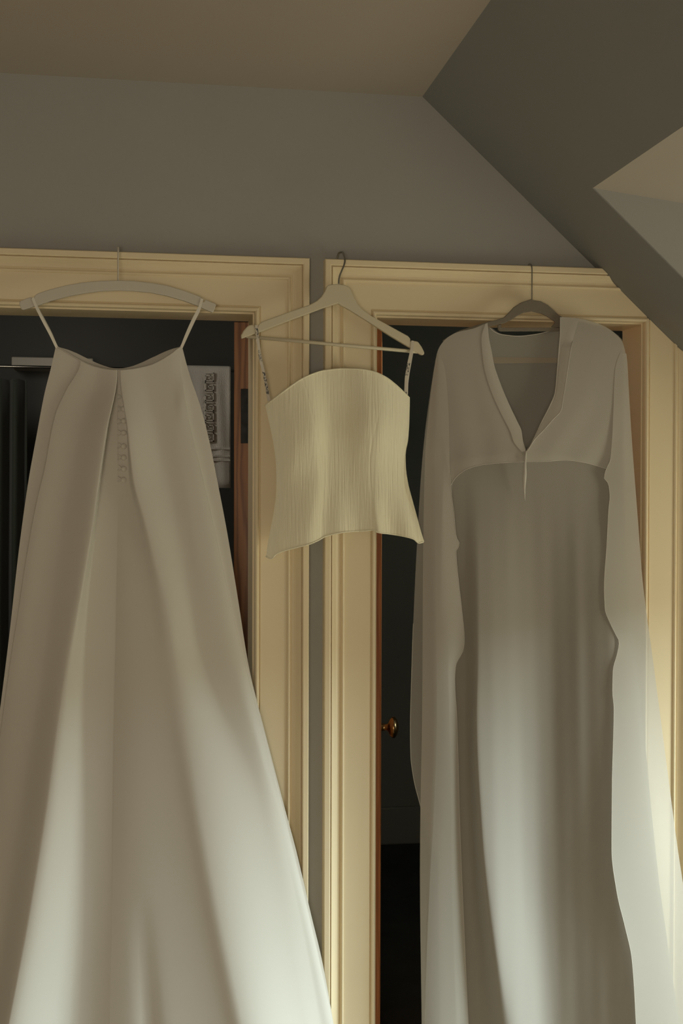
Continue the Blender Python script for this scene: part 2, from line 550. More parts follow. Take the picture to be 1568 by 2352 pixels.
t1 = empty('trim_1', (LD[1], 0, 0), kind='structure')
board(lambda t: ((LD[0]-t, 0), (LD[0]-t, DT+t)), t1)
board(lambda t: ((LD[1]+t, 0), (LD[1]+t, DT+t)), t1)
board(lambda t: ((LD[0]-t, DT+t), (LD[1]+t, DT+t)), t1)
jambs(t1, LD)
t2 = empty('trim_2', (RD[0], 0, 0), kind='structure')
board(lambda t: ((RD[0]-t, 0), (RD[0]-t, DT+t)), t2)
board(lambda t: ((RD[1]+t, 0), (RD[1]+t, min(DT+t, zs(RD[1]+t)-0.001))), t2)
board(lambda t: ((RD[0]-t, DT+t), (min(RD[1]+t, xs(DT+t)-0.001), DT+t)), t2)
jambs(t2, RD)

# ------------------------------------------------------------------ rooms beyond the doors
BX0, BX1, BY = -1.3, 0.42, 1.75
mb = MB()
mb.box(BX0-0.05, BX0, WT, BY, 0, 2.4).box(BX1, BX1+0.05, WT, BY, 0, 2.4).box(BX0-0.05, BX1+0.05, BY, BY+0.05, 0, 2.4)
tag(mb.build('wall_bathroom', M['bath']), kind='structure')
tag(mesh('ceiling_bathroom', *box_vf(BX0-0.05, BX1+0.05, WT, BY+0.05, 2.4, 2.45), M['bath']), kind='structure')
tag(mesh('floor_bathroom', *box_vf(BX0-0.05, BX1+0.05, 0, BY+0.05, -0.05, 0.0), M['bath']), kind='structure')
RY = 2.46; RX0, RX1 = 0.475, 2.2
mb = MB()
mb.box(RX0-0.005, RX0, WT, RY, 0, 2.4).box(RX1, RX1+0.05, WT, RY, 0, 2.4).box(RX0-0.05, RX1+0.05, RY, RY+0.05, 0, 2.4)
tag(mb.build('wall_landing', M['landing']), kind='structure')
tag(mesh('ceiling_landing', *box_vf(RX0, RX1+0.05, WT, RY+0.05, 2.4, 2.45), M['landing']), kind='structure')
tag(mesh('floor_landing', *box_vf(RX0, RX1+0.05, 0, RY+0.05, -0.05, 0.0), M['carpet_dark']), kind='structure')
o = mesh('baseboard_landing', *box_vf(RX0, RX1, RY-0.016, RY, 0, 0.17), M['landing'])
bevel(o, 0.008); tag(o, kind='structure')


# ------------------------------------------------------------------ the doors, seen on edge
def leaf(name, pxa, pxb, Y0, length, lean, mat, kindname):
    """door leaf standing open: its hinge edge between two pixels at depth Y0, running back along the line of sight"""
    a = P(pxa, 1200, Y0).x; b_ = P(pxb, 1200, Y0).x
    mid = (a+b_)/2; th = b_-a
    d = Vector((lean, 1, 0)).normalized(); s = Vector((d.y, -d.x, 0))
    r = empty(kindname, (mid, Y0, 0), kind='structure')
    v = []
    for z in (0.012, DT-0.004):
        for q, e in ((0, -1), (0, 1), (length, 1), (length, -1)):
            p = Vector((mid, Y0, z))+d*q+s*e*th/2
            v.append(p)
    o = mesh('door_leaf', v, [(0, 1, 2, 3), (7, 6, 5, 4), (0, 4, 5, 1), (1, 5, 6, 2), (2, 6, 7, 3), (3, 7, 4, 0)], mat, r)
    bevel(o, 0.002)
    return r, Vector((mid, Y0, 0)), d, s, th


d1, p0, dd, ss, th = leaf('door', 537, 577, 0.135, 0.70, P(560, 1200, 0).x/3.0+0.02, M['pine'], 'door_1')
hy = 0.132
hp = extr('hinge_plate', [(553, 893), (576.5, 893), (576.5, 1018), (553, 1018)], hy, 0.004, M['iron'], d1, 0.0008)
for sx_, sy_ in ((562, 905), (570, 930), (562, 975), (569, 1003)):
    c = P(sx_, sy_, hy)
    v, f = tube_vf([c+Vector((0, -0.0015, 0)), c+Vector((0, 0.001, 0))], 0.0032, 10)
    sc_ = mesh('screw', v, f, M['iron'], hp)
d2, p0, dd, ss, th = leaf('door', 836, 875, 0.135, 0.64, P(872, 1200, 0).x/3.0+0.004, M['pine2'], 'door_2')
for ky in (1575, 1978):
    c = P(866, ky, 0.1345)
    v, f = tube_vf([c+Vector((0, -0.0006, 0)), c+Vector((0, 0.001, 0))], [0.006, 0.007], 12)
    mesh('knot', v, f, M['knot'], d2)
kz = P(885, 1670, 0.68).z
kb = p0+dd*0.56+ss*(th/2)+Vector((0, 0, kz))
prof = [(0.0, .010), (.003, .009), (.018, .0075), (.023, .012), (.028, .021), (.035, .0265), (.043, .0265), (.050, .019), (.054, .009), (.055, .002)]
n = 24; v = []; f = []
for q, r in prof:
    for k in range(n):
        a = 2*math.pi*k/n
        v.append(kb+ss*q*0.95+dd*math.cos(a)*r*1.2+Vector((0, 0, math.sin(a)*r*1.2)))
for i in range(len(prof)-1):
    for k in range(n):
        f.append((i*n+k, i*n+(k+1) % n, (i+1)*n+(k+1) % n, (i+1)*n+k))
f.append(tuple(range((len(prof)-1)*n, len(prof)*n)))
tag(mesh('door_knob', v, f, M['brass'], d2, smooth=True), 'round aged brass knob')

# ------------------------------------------------------------------ bathroom things
TY = 0.95
rail = empty('towel_rail', P(200, 847, TY), 'thin pale horizontal rail across the dim bathroom', 'rail')
ra = P(-330, 845, TY); rb = P(533, 842, TY); rb.z = ra.z = (ra.z+rb.z)/2
rb.x = BX1-0.004; ra.x = BX0+0.001
tube('rail_bar', [ra, rb], 0.0045, M['steel'], rail, 10)
tube('rail_bracket', [rb+Vector((-0.002, 0, 0)), rb+Vector((0.004, 0, 0))], 0.016, M['steel'], rail, 14)
tube('rail_bracket', [ra, ra+Vector((0.006, 0, 0))], 0.016, M['steel'], rail, 14)
tx0 = P(425, 900, TY).x; tx1 = P(529, 900, TY).x
tw = empty('bath_towel', (0.5*(tx0+tx1), TY, ra.z-0.5), 'grey towel with raised Greek key border hung over a rail', 'towel')
zb = P(500, 1121, TY).z
prof = [(0.016, zb+0.1)]+[(0.016, ra.z-0.02)]
for k in range(9):
    a = math.pi*k/8
    prof.append((0.0115*math.cos(a), ra.z+0.0115*math.sin(a)))
prof += [(-0.0125, ra.z-0.02-q*(ra.z-0.02-zb)) for q in np.linspace(0, 1, 14)]
v = []; nc = 20
for (dy, z) in prof:
    for k in range(nc+1):
        x = tx0+(tx1-tx0)*k/nc
        wob = 0.0025*math.sin(k*0.9+z*9)*(1 if z < ra.z-0.04 else 0.15)
        v.append((x, TY+dy*1.0+wob, z))
f = [(i*(nc+1)+k, i*(nc+1)+k+1, (i+1)*(nc+1)+k+1, (i+1)*(nc+1)+k) for i in range(len(prof)-1) for k in range(nc)]
tb = mesh('towel_cloth', v, f, M['towel'], tw, smooth=True)
so = tb.modifiers.new('thick', 'SOLIDIFY'); so.thickness = 0.006; so.offset = 0
for zz in (1030, 1047, 1057):
    z = P(500, zz, TY-0.02).z
    mesh('woven_stripe', *box_vf(tx0+0.002, tx1-0.002, TY-0.0195, TY-0.013, z-0.003, z+0.003), M['towel'], tw)
for k, yy in enumerate((866, 888, 911, 934, 957, 980, 1004)):
    c = P(481, yy, TY-0.02); s = 0.0138; t = 0.0035; mb = MB()
    y0, y1 = TY-0.0225, TY-0.014
    fl = 1 if k % 2 else -1
    for (x0, x1, z0, z1) in ((-1, 1, .75, 1), (-1, -.75, -1, 1), (-1, 1, -1, -.75), (.75, 1, -1, .35), (-.35, 1, .15, .38), (-.38, -.12, -.4, .38), (-.35, .4, -.45, -.22)):
        X0, X1 = sorted((x0*fl, x1*fl))
        mb.box(c.x+X0*s, c.x+X1*s, y0, y1, c.z+z0*s, c.z+z1*s)
    mb.build('key_motif', M['towel'], tw)
# dark green curtain at the side of the bathroom
cx0 = P(-60, 1200, 1.3).x; cx1 = P(62, 1200, 1.3).x; cz1 = P(30, 872, 1.3).z
nx = 60; nz = 12; v = []
for i in range(nz+1):
    z = 0.02+(cz1-0.02)*i/nz
    for k in range(nx+1):
        q = k/nx
        v.append((cx0+(cx1-cx0)*q, 1.3+0.035*math.sin(q*22+0.4*math.sin(z*2)), z))
f = [(i*(nx+1)+k, i*(nx+1)+k+1, (i+1)*(nx+1)+k+1, (i+1)*(nx+1)+k) for i in range(nz) for k in range(nx)]
cu = mesh('shower_curtain', v, f, M['curtain'], None, smooth=True)
so = cu.modifiers.new('thick', 'SOLIDIFY'); so.thickness = 0.004
tag(cu, 'dark green curtain hanging in folds in the dim bathroom', 'curtain')
s0 = P(30, 836, 1.66); s1 = P(215, 836, 1.66)
sh = mesh('wall_shelf', *box_vf(s0.x, s1.x, 1.60, BY, P(60, 847, 1.66).z, P(60, 824, 1.66).z), M['white_hanger'])
bevel(sh, 0.004)
tag(sh, 'plain pale box shelf on the far bathroom wall', 'shelf')


# ------------------------------------------------------------------ hangers
def hook_yz(px, ytop_px, ybase_px, Yw, top_z, mat, parent, r=0.0016):
    """wire hook seen edge-on: rises from the hanger, bends back over the casing head and rests on it"""
    b = P(px, ybase_px, Yw); a = P(px, ytop_px, Yw)
    R_ = min(0.019, (abs(Yw)-0.004)/2)
    pts = [b+Vector((0, 0, -0.006)), b, b.lerp(Vector((b.x, Yw, a.z-R_)), 0.5)]
    for k in range(13):
        t = math.pi*k/12
        pts.append(Vector((b.x, Yw+R_-R_*math.cos(t), a.z-R_+R_*math.sin(t))))
    end = pts[-1]
    pts.append(Vector((b.x, end.y+0.0005, max(top_z+r, min(end.z, top_z+r)))))
    return tube('hook', pts, r, mat, parent, 8)


CT = DT+CW
C1 = lambda L: [(x/2.6133, 500+y/2.6133) for x, y in L]
hg1 = empty('skirt_hanger', P(270, 690, -0.06), 'white arched flat hanger with notched ends holding the satin skirt', 'hanger')
extr('hanger_bar', C1([(115, 515), (120, 500), (185, 475), (190, 488), (197, 492), (203, 488), (208, 468), (225, 455), (300, 430), (400, 405), (500, 388), (600, 379),
     (710, 376), (800, 379), (900, 390), (1000, 406), (1100, 436), (1200, 473), (1208, 480), (1211, 497), (1219, 506), (1226, 503), (1232, 492), (1290, 515), (1296, 525), (1282, 562), (1273, 568),
     (1215, 543), (1190, 530), (1100, 497), (1000, 468), (900, 448), (800, 439), (710, 436), (600, 440), (500, 453), (400, 473), (300, 500), (230, 525), (190, 537), (137, 553), (127, 548)]),
     -0.064, 0.010, M['white_hanger'], hg1, 0.0018)
hook_yz(271, 565, 645, -0.060, CT, M['white_hanger'], hg1, 0.0019)

C2 = lambda L: [(500+x/2.9037, 540+y/2.9037) for x, y in L]
hg2 = empty('wooden_hanger', P(780, 740, -0.06), 'cream wooden hanger with round trouser bar, hanging crooked with the bodice', 'hanger')
extr('shoulder_arm', C2([(157, 690), (155, 668), (170, 640), (195, 610), (220, 597), (238, 600), (248, 612), (264, 614), (275, 592), (292, 578), (450, 520), (610, 465), (660, 438), (690, 410),
     (713, 375), (728, 340), (740, 332), (765, 327), (800, 325), (850, 332), (880, 350), (892, 372), (905, 410), (930, 455), (960, 490), (1020, 535), (1150, 607), (1268, 672), (1283, 690), (1286, 708), (1296, 716),
     (1312, 705), (1335, 710), (1360, 745), (1377, 780), (1376, 797), (1362, 800), (1300, 770), (1280, 750), (1150, 672), (1000, 575), (880, 500), (800, 455), (700, 487), (600, 525), (450, 580), (300, 640), (230, 665)]),
     -0.066, 0.012, M['cream_hanger'], hg2, 0.0022)
q = C2([(190, 676), (1345, 780)])
tube('trouser_bar', [P(*q[0], -0.060), P(*q[1], -0.060)], 0.0042, M['cream_hanger'], hg2, 14)
q = C2([(806, 332), (807, 300), (811, 278), (825, 240), (841, 200), (847, 168), (840, 132), (826, 113), (809, 117), (798, 142), (790, 172), (786, 180)])
ys = [-0.060, -0.060, -0.060, -0.059, -0.055, -0.050, -0.042, -0.034, -0.026, -0.020, -0.016, -0.014]
pts = smooth3([P(a[0], a[1], y) for a, y in zip(q, ys)], 40)
tube('hook', pts, 0.0021, M['steel'], hg2, 8)

C3 = lambda L: [(1040+x/4.3556, 680+y/4.3556) for x, y in L]
hg3 = empty('velvet_hanger', P(1221, 745, -0.055), 'taupe velvet hanger inside the shoulders of the chiffon cape dress', 'hanger')
up_ = C3([(-100, 440), (60, 345), (330, 262), (440, 236), (510, 212), (550, 175), (610, 110), (680, 65), (750, 42), (785, 28), (805, 40), (880, 52), (950, 88), (1010, 140), (1060, 190), (1120, 222), (1250, 245), (1450, 300), (1640, 380), (1700, 440)])
dn_ = C3([(1690, 470), (1630, 420), (1450, 350), (1250, 330), (1060, 350), (1068, 315), (985, 308), (1025, 262), (1000, 240), (940, 200), (880, 172), (790, 152), (710, 165), (640, 200), (590, 235), (520, 270), (400, 295), (345, 310), (60, 400), (-90, 480)])
extr('shoulder_arch', up_+dn_, -0.058, 0.006, M['velvet'], hg3, 0.0015)
extr('cross_bar', C3([(450, 290), (482, 280), (482, 315), (1072, 315), (1072, 350), (470, 352), (450, 335)]), -0.0585, 0.006, M['velvet'], hg3, 0.0012)
hook_yz(1221, 603, 692, -0.055, CT, M['steel'], hg3, 0.0016)

# ------------------------------------------------------------------ the satin skirt
skirt = empty('satin_skirt', P(270, 2540, -0.06), 'long ivory satin skirt with a buttoned box pleat on white hanger', 'skirt')
LOUT = [(796, 128), (845, 117), (900, 103), (1000, 84), (1100, 66), (1250, 45), (1470, 20), (1630, 0), (1800, -22), (2000, -48), (2352, -95), (2570, -124)]
ROUT = [(796, 418), (850, 432), (940, 462), (1020, 482), (1120, 502), (1220, 521), (1380, 547), (1530, 571), (1650, 600), (1720, 618), (1850, 652), (1950, 679), (2100, 714), (2200, 738), (2352, 766), (2570, 806)]
LF = [(796, 150), (830, 185), (900, 150), (950, 128), (1080, 102), (1150, 85), (1300, 58), (1400, 43), (1500, 27), (1650, 6), (1850, -20), (2352, -88), (2570, -118)]
RF = [(796, 410), (850, 415), (925, 425), (1000, 440), (1060, 455), (1200, 488), (1400, 531), (1500, 555), (1570, 573), (1720, 612), (2352, 762), (2570, 802)]
ed = lambda a: [(y, x+a) for y, x in LF]
er = lambda a: [(y, x+a) for y, x in RF]
WAIST = Cv([(100, 790), (128, 796), (150, 808), (185, 829), (220, 843), (245, 848), (272, 850), (300, 848), (325, 844), (350, 837), (390, 815), (418, 796), (440, 790)])
B = 0.046
PLX = [(796, 269.3), (857, 269.3), (985, 246), (1100, 228), (1200, 214), (1350, 188), (1500, 160), (1650, 136), (1850, 110), (2100, 70), (2352, 22), (2570, -20)]
VLX = [(796, 270.0), (857, 270.0), (985, 249), (1100, 233), (1200, 222), (1350, 205), (1500, 196), (1650, 194), (1850, 196), (2100, 192), (2352, 178), (2570, 168)]
CX = [(796, 271), (900, 270), (1110, 272), (1400, 268), (1700, 262), (2100, 257), (2352, 252), (2570, 250)]
PRX = [(796, 275.5), (857, 275.5), (985, 292), (1100, 305), (1200, 332), (1400, 380), (1500, 396), (1730, 434), (2060, 492), (2352, 552), (2570, 598)]
PIX = [(y, x-(1.2 if y < 1000 else 1.2+(min(y, 1500)-1000)*0.07)) for y, x in PRX]


def hk(*a):
    return [(y, B+h) for y, h in a]


keys = [
    (LOUT, hk((796, 0), (2570, 0.0))),
    (ed(-1.2), hk((796, .004), (1000, .006), (1500, .002), (2570, .010))),
    (ed(0), hk((796, .004), (830, .006), (1000, .012), (1500, .006), (2570, .012))),
    ([(796, 200), (830, 222), (1000, 175), (1200, 140), (1500, 100), (1850, 45), (2352, -30), (2570, -65)], hk((796, .006), (1000, .016), (1500, .018), (2000, .035), (2570, .05))),
    (PLX, hk((796, .010), (857, .018), (1000, .050), (1200, .052), (1500, .055), (1850, .085), (2352, .115), (2570, .13))),
    (VLX, hk((796, .009), (857, .009), (900, .004), (1000, .006), (1200, .012), (1500, .025), (1850, .030), (2352, .025), (2570, .025))),
    ([(y, x-0.8) for y, x in CX], hk((796, .009), (857, .009), (900, .0045), (1000, .0070), (1200, .0152), (1500, .0272), (1850, .0372), (2352, .0432), (2570, .0462))),
    (CX, hk((796, .009), (857, .009), (900, .004), (1000, .0065), (1200, .0155), (1500, .0277), (1850, .0378), (2352, .0438), (2570, .0468))),
    (PIX, hk((796, .009), (857, .009), (900, .005), (1000, .008), (1200, .030), (1500, .049), (1850, .071), (2352, .093), (2570, .104))),
    (PRX, hk((796, .010), (857, .018), (1000, .046), (1200, .044), (1500, .056), (1850, .080), (2352, .104), (2570, .115))),
    ([(796, 335), (857, 338), (1000, 365), (1300, 428), (1500, 462), (1627, 512), (1704, 545), (1800, 580), (2000, 630), (2352, 700), (2570, 740)], hk((796, .008), (857, .010), (1000, .013), (1500, .022), (1800, .035), (2352, .04), (2570, .045))),
    ([(796, 380), (857, 384), (1000, 410), (1300, 468), (1500, 512), (1627, 556), (1720, 590), (1800, 615), (2000, 665), (2352, 735), (2570, 775)], hk((796, .008), (857, .010), (1000, .017), (1500, .024), (1720, .027), (1900, .022), (2352, .02), (2570, .02))),
    (er(0), hk((796, .004), (850, .004), (925, .013), (1060, .014), (1500, .012), (1720, .008), (2570, .006))),
    (er(1.2), hk((796, .004), (850, .003), (925, .007), (1060, .006), (1500, .003), (2570, .004))),
    (ROUT, hk((796, 0), (2570, 0))),
]
pocket = lambda X, Y: (0.003*np.exp(-((X-416)/12)**2-((Y-925)/45)**2)
                       - 0.008*np.clip((Y-2050)/300, 0, 1.4)*np.exp(-((X-(324+(Y-2050)*0.06))/20)**2))
_, GS = keyed('front_panel', keys, [10, 2, 24, 24, 14, 22, 2, 18, 4, 26, 14, 14, 2, 10], WAIST, lambda x: np.full(np.shape(x), 2560.0), 170,
              M['satin'], skirt, hard=(2, 7, 12), extra=pocket)
keyed('back_panel', [(LOUT, [(800, B-.001)]), ([(800, 270), (2570, 340)], [(800, B-.006)]), (ROUT, [(800, B-.001)])], [14, 14],
      Cv([(100, 794), (128, 796), (272, 846), (418, 796), (440, 794)]), lambda x: np.full(np.shape(x), 2560.0), 60, M['satin_back'], skirt)
xx = np.linspace(129, 417, 60)
tube('waist_edge', [P(x, float(WAIST(x))-0.5, -(B+0.004)) for x in xx], 0.0016, M['pleat_lining'], skirt, 6)
inner = lambda y: B+np.interp(y, [857, 900, 1000, 1200], [.009, .004, .0068, .016])
bpts = [(284, y) for y in (939, 967, 994, 1025, 1051, 1077, 1102)]
me0 = None
for i, (x, y) in enumerate(bpts):
    c = P(x, y, -(inner(y)+0.0022))
    if me0 is None:
        bm = bmesh.new(); bmesh.ops.create_uvsphere(bm, u_segments=14, v_segments=8, radius=0.0068)
        bmesh.ops.scale(bm, verts=bm.verts, vec=(1, 0.62, 1))
        for fc in bm.faces:
            fc.smooth = True
        me0 = bpy.data.meshes.new('button'); bm.to_mesh(me0); bm.free(); me0.materials.append(M['button'])
    o = bpy.data.objects.new('button', me0); COL.objects.link(o); o.parent = skirt
    o.location = c-Vector(skirt.location)
for i, y in enumerate((912, 939, 968, 994, 1023, 1050, 1075, 1101)):
    pts = []
    for k in range(13):
        a = math.pi*(k/12-0.5)
        pts.append(P(269.5+7.5*math.cos(a), y+5.5*math.sin(a), -(inner(y)+0.0025)))
    tube('button_loop', pts, 0.0013, M['button'], skirt, 6)


def ribbon(name, pts, wd, Ys, mat, parent, n=24):
    p = Path(pts)(np.linspace(0, 1, n)); yy = np.interp(np.linspace(0, 1, n), np.linspace(0, 1, len(Ys)), Ys)
    t = np.gradient(p, axis=0); t /= np.linalg.norm(t, axis=1)[:, None]
    nn = np.stack([-t[:, 1], t[:, 0]], 1)
    a = at(*(p+nn*wd/2).T, yy); b_ = at(*(p-nn*wd/2).T, yy)
    v = []
    for i in range(n):
        for q in (a[i], b_[i]):
            v.append(tuple(q)); v.append((q[0], q[1]+0.0008, q[2]))
    f = []
    for i in range(n-1):
        for s0, s1 in ((0, 2), (2, 3), (3, 1), (1, 0)):
            f.append((i*4+s0, i*4+s1, (i+1)*4+s1, (i+1)*4+s0))
    return mesh(name, v, f, mat, parent)


for pts in ([(75, 684), (84, 706), (100, 738), (116, 768), (131, 799)], [(464, 686), (458, 708), (444, 738), (430, 768), (416, 799)]):
    ribbon('hanging_loop', pts, 6.5, [-0.0655, -0.0655, -0.062, -0.056, -0.051], M['ribbon'], skirt)
    ribbon('hanging_loop', [(pts[0][0]+1, 686)]+[(x+(3 if x < 270 else -3)*math.sin(math.pi*(y-684)/115), y) for x, y in pts[1:]], 5, [-0.052, -0.052, -0.052, -0.051, -0.049], M['ribbon'], skirt)
    ribbon('hanging_loop', [pts[0], (pts[0][0], pts[0][1]+4)], 6.5, [-0.0655, -0.052], M['ribbon'], skirt, 3)

# ------------------------------------------------------------------ the bodice
bod = empty('strapless_bodice', P(790, 1230, -0.06), 'strapless cream crinkled bodice with curved top hanging between the doors', 'bodice')
TOP = [(609, 932), (640, 908), (665, 889), (690, 872), (715, 860), (745, 851), (790, 847), (825, 848), (855, 853), (885, 866), (910, 885), (928, 902), (941, 915)]
LS = [(609, 932), (616, 962), (625, 1005), (632, 1050), (634, 1080), (634, 1125), (629, 1170), (621, 1215), (614, 1255), (611, 1278)]
RS = [(941, 915), (940, 960), (937, 1010), (931, 1045), (932, 1075), (937, 1110), (946, 1145), (957, 1185), (967, 1222), (974, 1244)]
BOT = [(611, 1278), (622, 1283), (635, 1272), (655, 1264), (685, 1256), (712, 1249), (730, 1241), (747, 1232), (768, 1226), (800, 1221), (835, 1219), (860, 1217), (866, 1222), (895, 1226), (925, 1231), (950, 1238), (962, 1247), (974, 1244)]
hb = [Cv([(0, .052), (.06, .066), (.16, .082), (.28, .088), (.43, .074), (.52, .077), (.68, .092), (.75, .093), (.87, .080), (.96, .062), (1, .052)]),
      Cv([(0, .050), (.06, .066), (.18, .088), (.30, .094), (.44, .066), (.53, .070), (.70, .098), (.76, .099), (.88, .080), (.96, .062), (1, .050)]),
      Cv([(0, .048), (.08, .062), (.20, .074), (.32, .080), (.42, .068), (.52, .070), (.68, .082), (.74, .083), (.86, .070), (.96, .056), (1, .048)]),
      Cv([(0, .050), (.05, .064), (.15, .076), (.28, .088), (.38, .074), (.48, .080), (.58, .074), (.68, .084), (.715, .090), (.80, .078), (.90, .086), (.97, .078), (1, .074)])]


def hbod(u, v, X, Y):
    vs = [0, .32, .62, 1.0]
    k = np.clip(np.searchsorted(vs, v, side='right')-1, 0, 2)
    q = (v-np.array(vs)[k])/(np.array(vs)[k+1]-np.array(vs)[k]); q = q*q*(3-2*q)
    H = np.stack([c(u) for c in hb])
    a = np.take_along_axis(H, k[None], 0)[0]; b_ = np.take_along_axis(H, k[None]+1, 0)[0]
    h = a+(b_-a)*q
    for s in (Cv([(847, 690), (1000, 728), (1100, 742), (1240, 738)]), Cv([(847, 905), (960, 868), (1060, 850), (1220, 862)])):
        h = h-0.0007*np.exp(-((X-s(Y))/2.2)**2)
    rng = np.random.RandomState(3)
    for _ in range(26):
        fq = rng.uniform(.5, 1.7); ph = rng.uniform(0, 6.28); fy = rng.uniform(.004, .03)
        h = h+0.000050*np.sin(fq*X+ph+3.2*np.sin(fy*Y+ph*3+X*.01))
    return h


bp_, GB = coons('bodice_front', TOP, RS, BOT, LS, hbod, 260, 70, M['crinkle'], bod)
coons('bodice_back', [(x, y+3) for x, y in TOP], RS, [(611, 1276), (700, 1240), (780, 1215), (862, 1213), (974, 1242)], LS, lambda u, v, X, Y: 0.049-0.008*np.sin(np.pi*u)+0.023*v**2*u**8, 24, 24, M['crinkle'], bod)
tube('top_edge', [Vector(p) for p in GB[0, ::3]], 0.0017, M['crinkle'], bod, 6)
tube('hem_edge', [Vector(p) for p in GB[-1, ::2]], 0.0020, M['crinkle'], bod, 6)
ribbon('ribbon_strap', C2([(256, 600), (262, 650), (272, 730), (285, 830), (312, 940), (340, 1108)]), 6.0, [-0.0675, -0.0675, -0.064, -0.061, -0.058, -0.058], M['print'], bod, 30)
ribbon('ribbon_strap', C2([(248, 612), (256, 660), (275, 760), (300, 880), (318, 960), (344, 1100)]), 5.0, [-0.050, -0.050, -0.052, -0.054, -0.055, -0.056], M['ribbon'], bod, 30)
ribbon('ribbon_strap', C2([(1300, 704), (1293, 760), (1283, 810), (1268, 880), (1256, 960), (1252, 1066)]), 6.5, [-0.0675, -0.0675, -0.064, -0.061, -0.058, -0.056], M['print'], bod, 30)
ribbon('ribbon_strap', C2([(1306, 712), (1298, 770), (1284, 850), (1270, 930), (1262, 1000), (1260, 1066)]), 5.0, [-0.050, -0.050, -0.052, -0.054, -0.055, -0.056], M['ribbon'], bod, 30)
for c in ((255, 603), (1300, 706)):
    q = C2([c, (c[0], c[1]+12)])
    ribbon('ribbon_strap', q, 6.0, [-0.0675, -0.050], M['ribbon'], bod, 3)

# ------------------------------------------------------------------ the chiffon cape dress
dr = empty('cape_dress', P(1220, 2550, -0.06), 'long ivory dress under a sheer V-neck chiffon cape on velvet hanger', 'dress')
sin = np.sin
# the slip dress underneath
folds = lambda X, Y: 0.0007*np.clip((Y-1060)/200, 0, 1)*(np.sin(X*0.075+Y*0.002)+0.6*np.sin(X*0.16-Y*0.003+1))
DK = [
    ([(1040, 1020), (1300, 1012), (1700, 1004), (2352, 1010), (2570, 1012)], [(1040, .052), (2570, .058)]),
    ([(1040, 1060), (1300, 1066), (1700, 1066), (2352, 1095), (2570, 1110)], [(1040, .058), (1300, .068), (1700, .070), (2352, .074), (2570, .075)]),
    ([(1040, 1110), (1300, 1102), (1500, 1100), (1650, 1096), (1900, 1108), (2100, 1128), (2352, 1168), (2570, 1200)], [(1040, .062), (1100, .066), (1300, .086), (1500, .104), (1900, .125), (2352, .135), (2570, .14)]),
    ([(1040, 1204), (1300, 1235), (1500, 1245), (1700, 1245), (1900, 1250), (2352, 1275), (2570, 1290)], [(1040, .068), (1100, .068), (1300, .062), (1500, .060), (1900, .060), (2352, .062), (2570, .06)]),
    ([(1040, 1300), (1300, 1330), (1700, 1340), (2352, 1390), (2570, 1405)], [(1040, .066), (1100, .068), (1300, .082), (1700, .094), (2352, .100), (2570, .105)]),
    ([(1040, 1395), (1300, 1398), (1700, 1425), (2000, 1430), (2352, 1470), (2570, 1490)], [(1040, .060), (1100, .064), (1300, .096), (1700, .118), (2352, .132), (2570, .14)]),
    ([(1040, 1425), (1300, 1440), (1700, 1480), (2000, 1510), (2352, 1560), (2570, 1590)], [(1040, .052), (2570, .060)]),
]
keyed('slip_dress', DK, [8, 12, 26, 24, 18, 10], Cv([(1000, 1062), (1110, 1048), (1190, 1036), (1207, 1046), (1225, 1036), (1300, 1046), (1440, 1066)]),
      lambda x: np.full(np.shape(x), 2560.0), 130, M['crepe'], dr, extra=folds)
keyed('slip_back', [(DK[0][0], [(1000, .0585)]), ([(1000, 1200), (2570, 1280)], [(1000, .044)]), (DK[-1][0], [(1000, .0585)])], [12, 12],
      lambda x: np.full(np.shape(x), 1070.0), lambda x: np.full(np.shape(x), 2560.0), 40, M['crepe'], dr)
# cape back, seen inside the neckline
cb, _ = coons('cape_back', [(1002, 822), (1030, 778), (1075, 762), (1125, 752), (1150, 768), (1190, 772), (1230, 768), (1275, 756), (1340, 745), (1405, 768), (1438, 822)],
              [(1438, 822), (1448, 1100)], [(985, 1100), (1448, 1100)], [(1002, 822), (985, 1100)], lambda u, v, X, Y: 0.046-0.004*np.sin(np.pi*u), 40, 20, M['chiffon_back'], dr)
tube('back_neck_hem', [P(x, y, -0.0465) for x, y in Path([(1122, 751), (1135, 762), (1150, 768), (1190, 772), (1230, 768), (1276, 756)])(np.linspace(0, 1, 30))], 0.0011, M['hem'], dr, 6)
coons('neck_facing', [(1120, 752), (1150, 770), (1190, 774), (1230, 770), (1290, 756)], [(1290, 756), (1290, 822)], [(1120, 820), (1290, 822)], [(1120, 752), (1120, 820)], lambda u, v, X, Y: 0.0475-0.003*np.sin(np.pi*u), 16, 6, M['chiffon_back'], dr)
coons('seam_tape', [(1120, 820), (1290, 822)], [(1290, 822), (1290, 833)], [(1120, 835), (1290, 833)], [(1120, 820), (1120, 835)], lambda u, v, X, Y: 0.0482-0.003*np.sin(np.pi*u), 16, 3, M['seam_tape'], dr)
# cape front yokes
HEM = [(1032, 1118), (1048, 1095), (1075, 1076), (1110, 1067), (1150, 1063), (1207, 1060)]
HEMR = [(1207, 1060), (1240, 1060), (1300, 1057), (1340, 1062), (1370, 1070), (1396, 1078)]
VL = [(1118, 742), (1121, 775), (1127, 805), (1133, 838), (1146, 877), (1160, 912), (1174, 943), (1188, 972), (1196, 990), (1199, 1012), (1206, 1036), (1207, 1060)]
VR = [(1286, 728), (1286, 760), (1283, 800), (1279, 850), (1274, 902), (1262, 932), (1245, 965), (1228, 1002), (1216, 1026), (1208, 1038), (1207, 1060)]


def gather(X, Y):
    d = np.hypot(X-1207, (Y-1045)*0.6)
    return 0.006*np.exp(-((X-1206)/5)**2-((Y-1075)/32)**2)


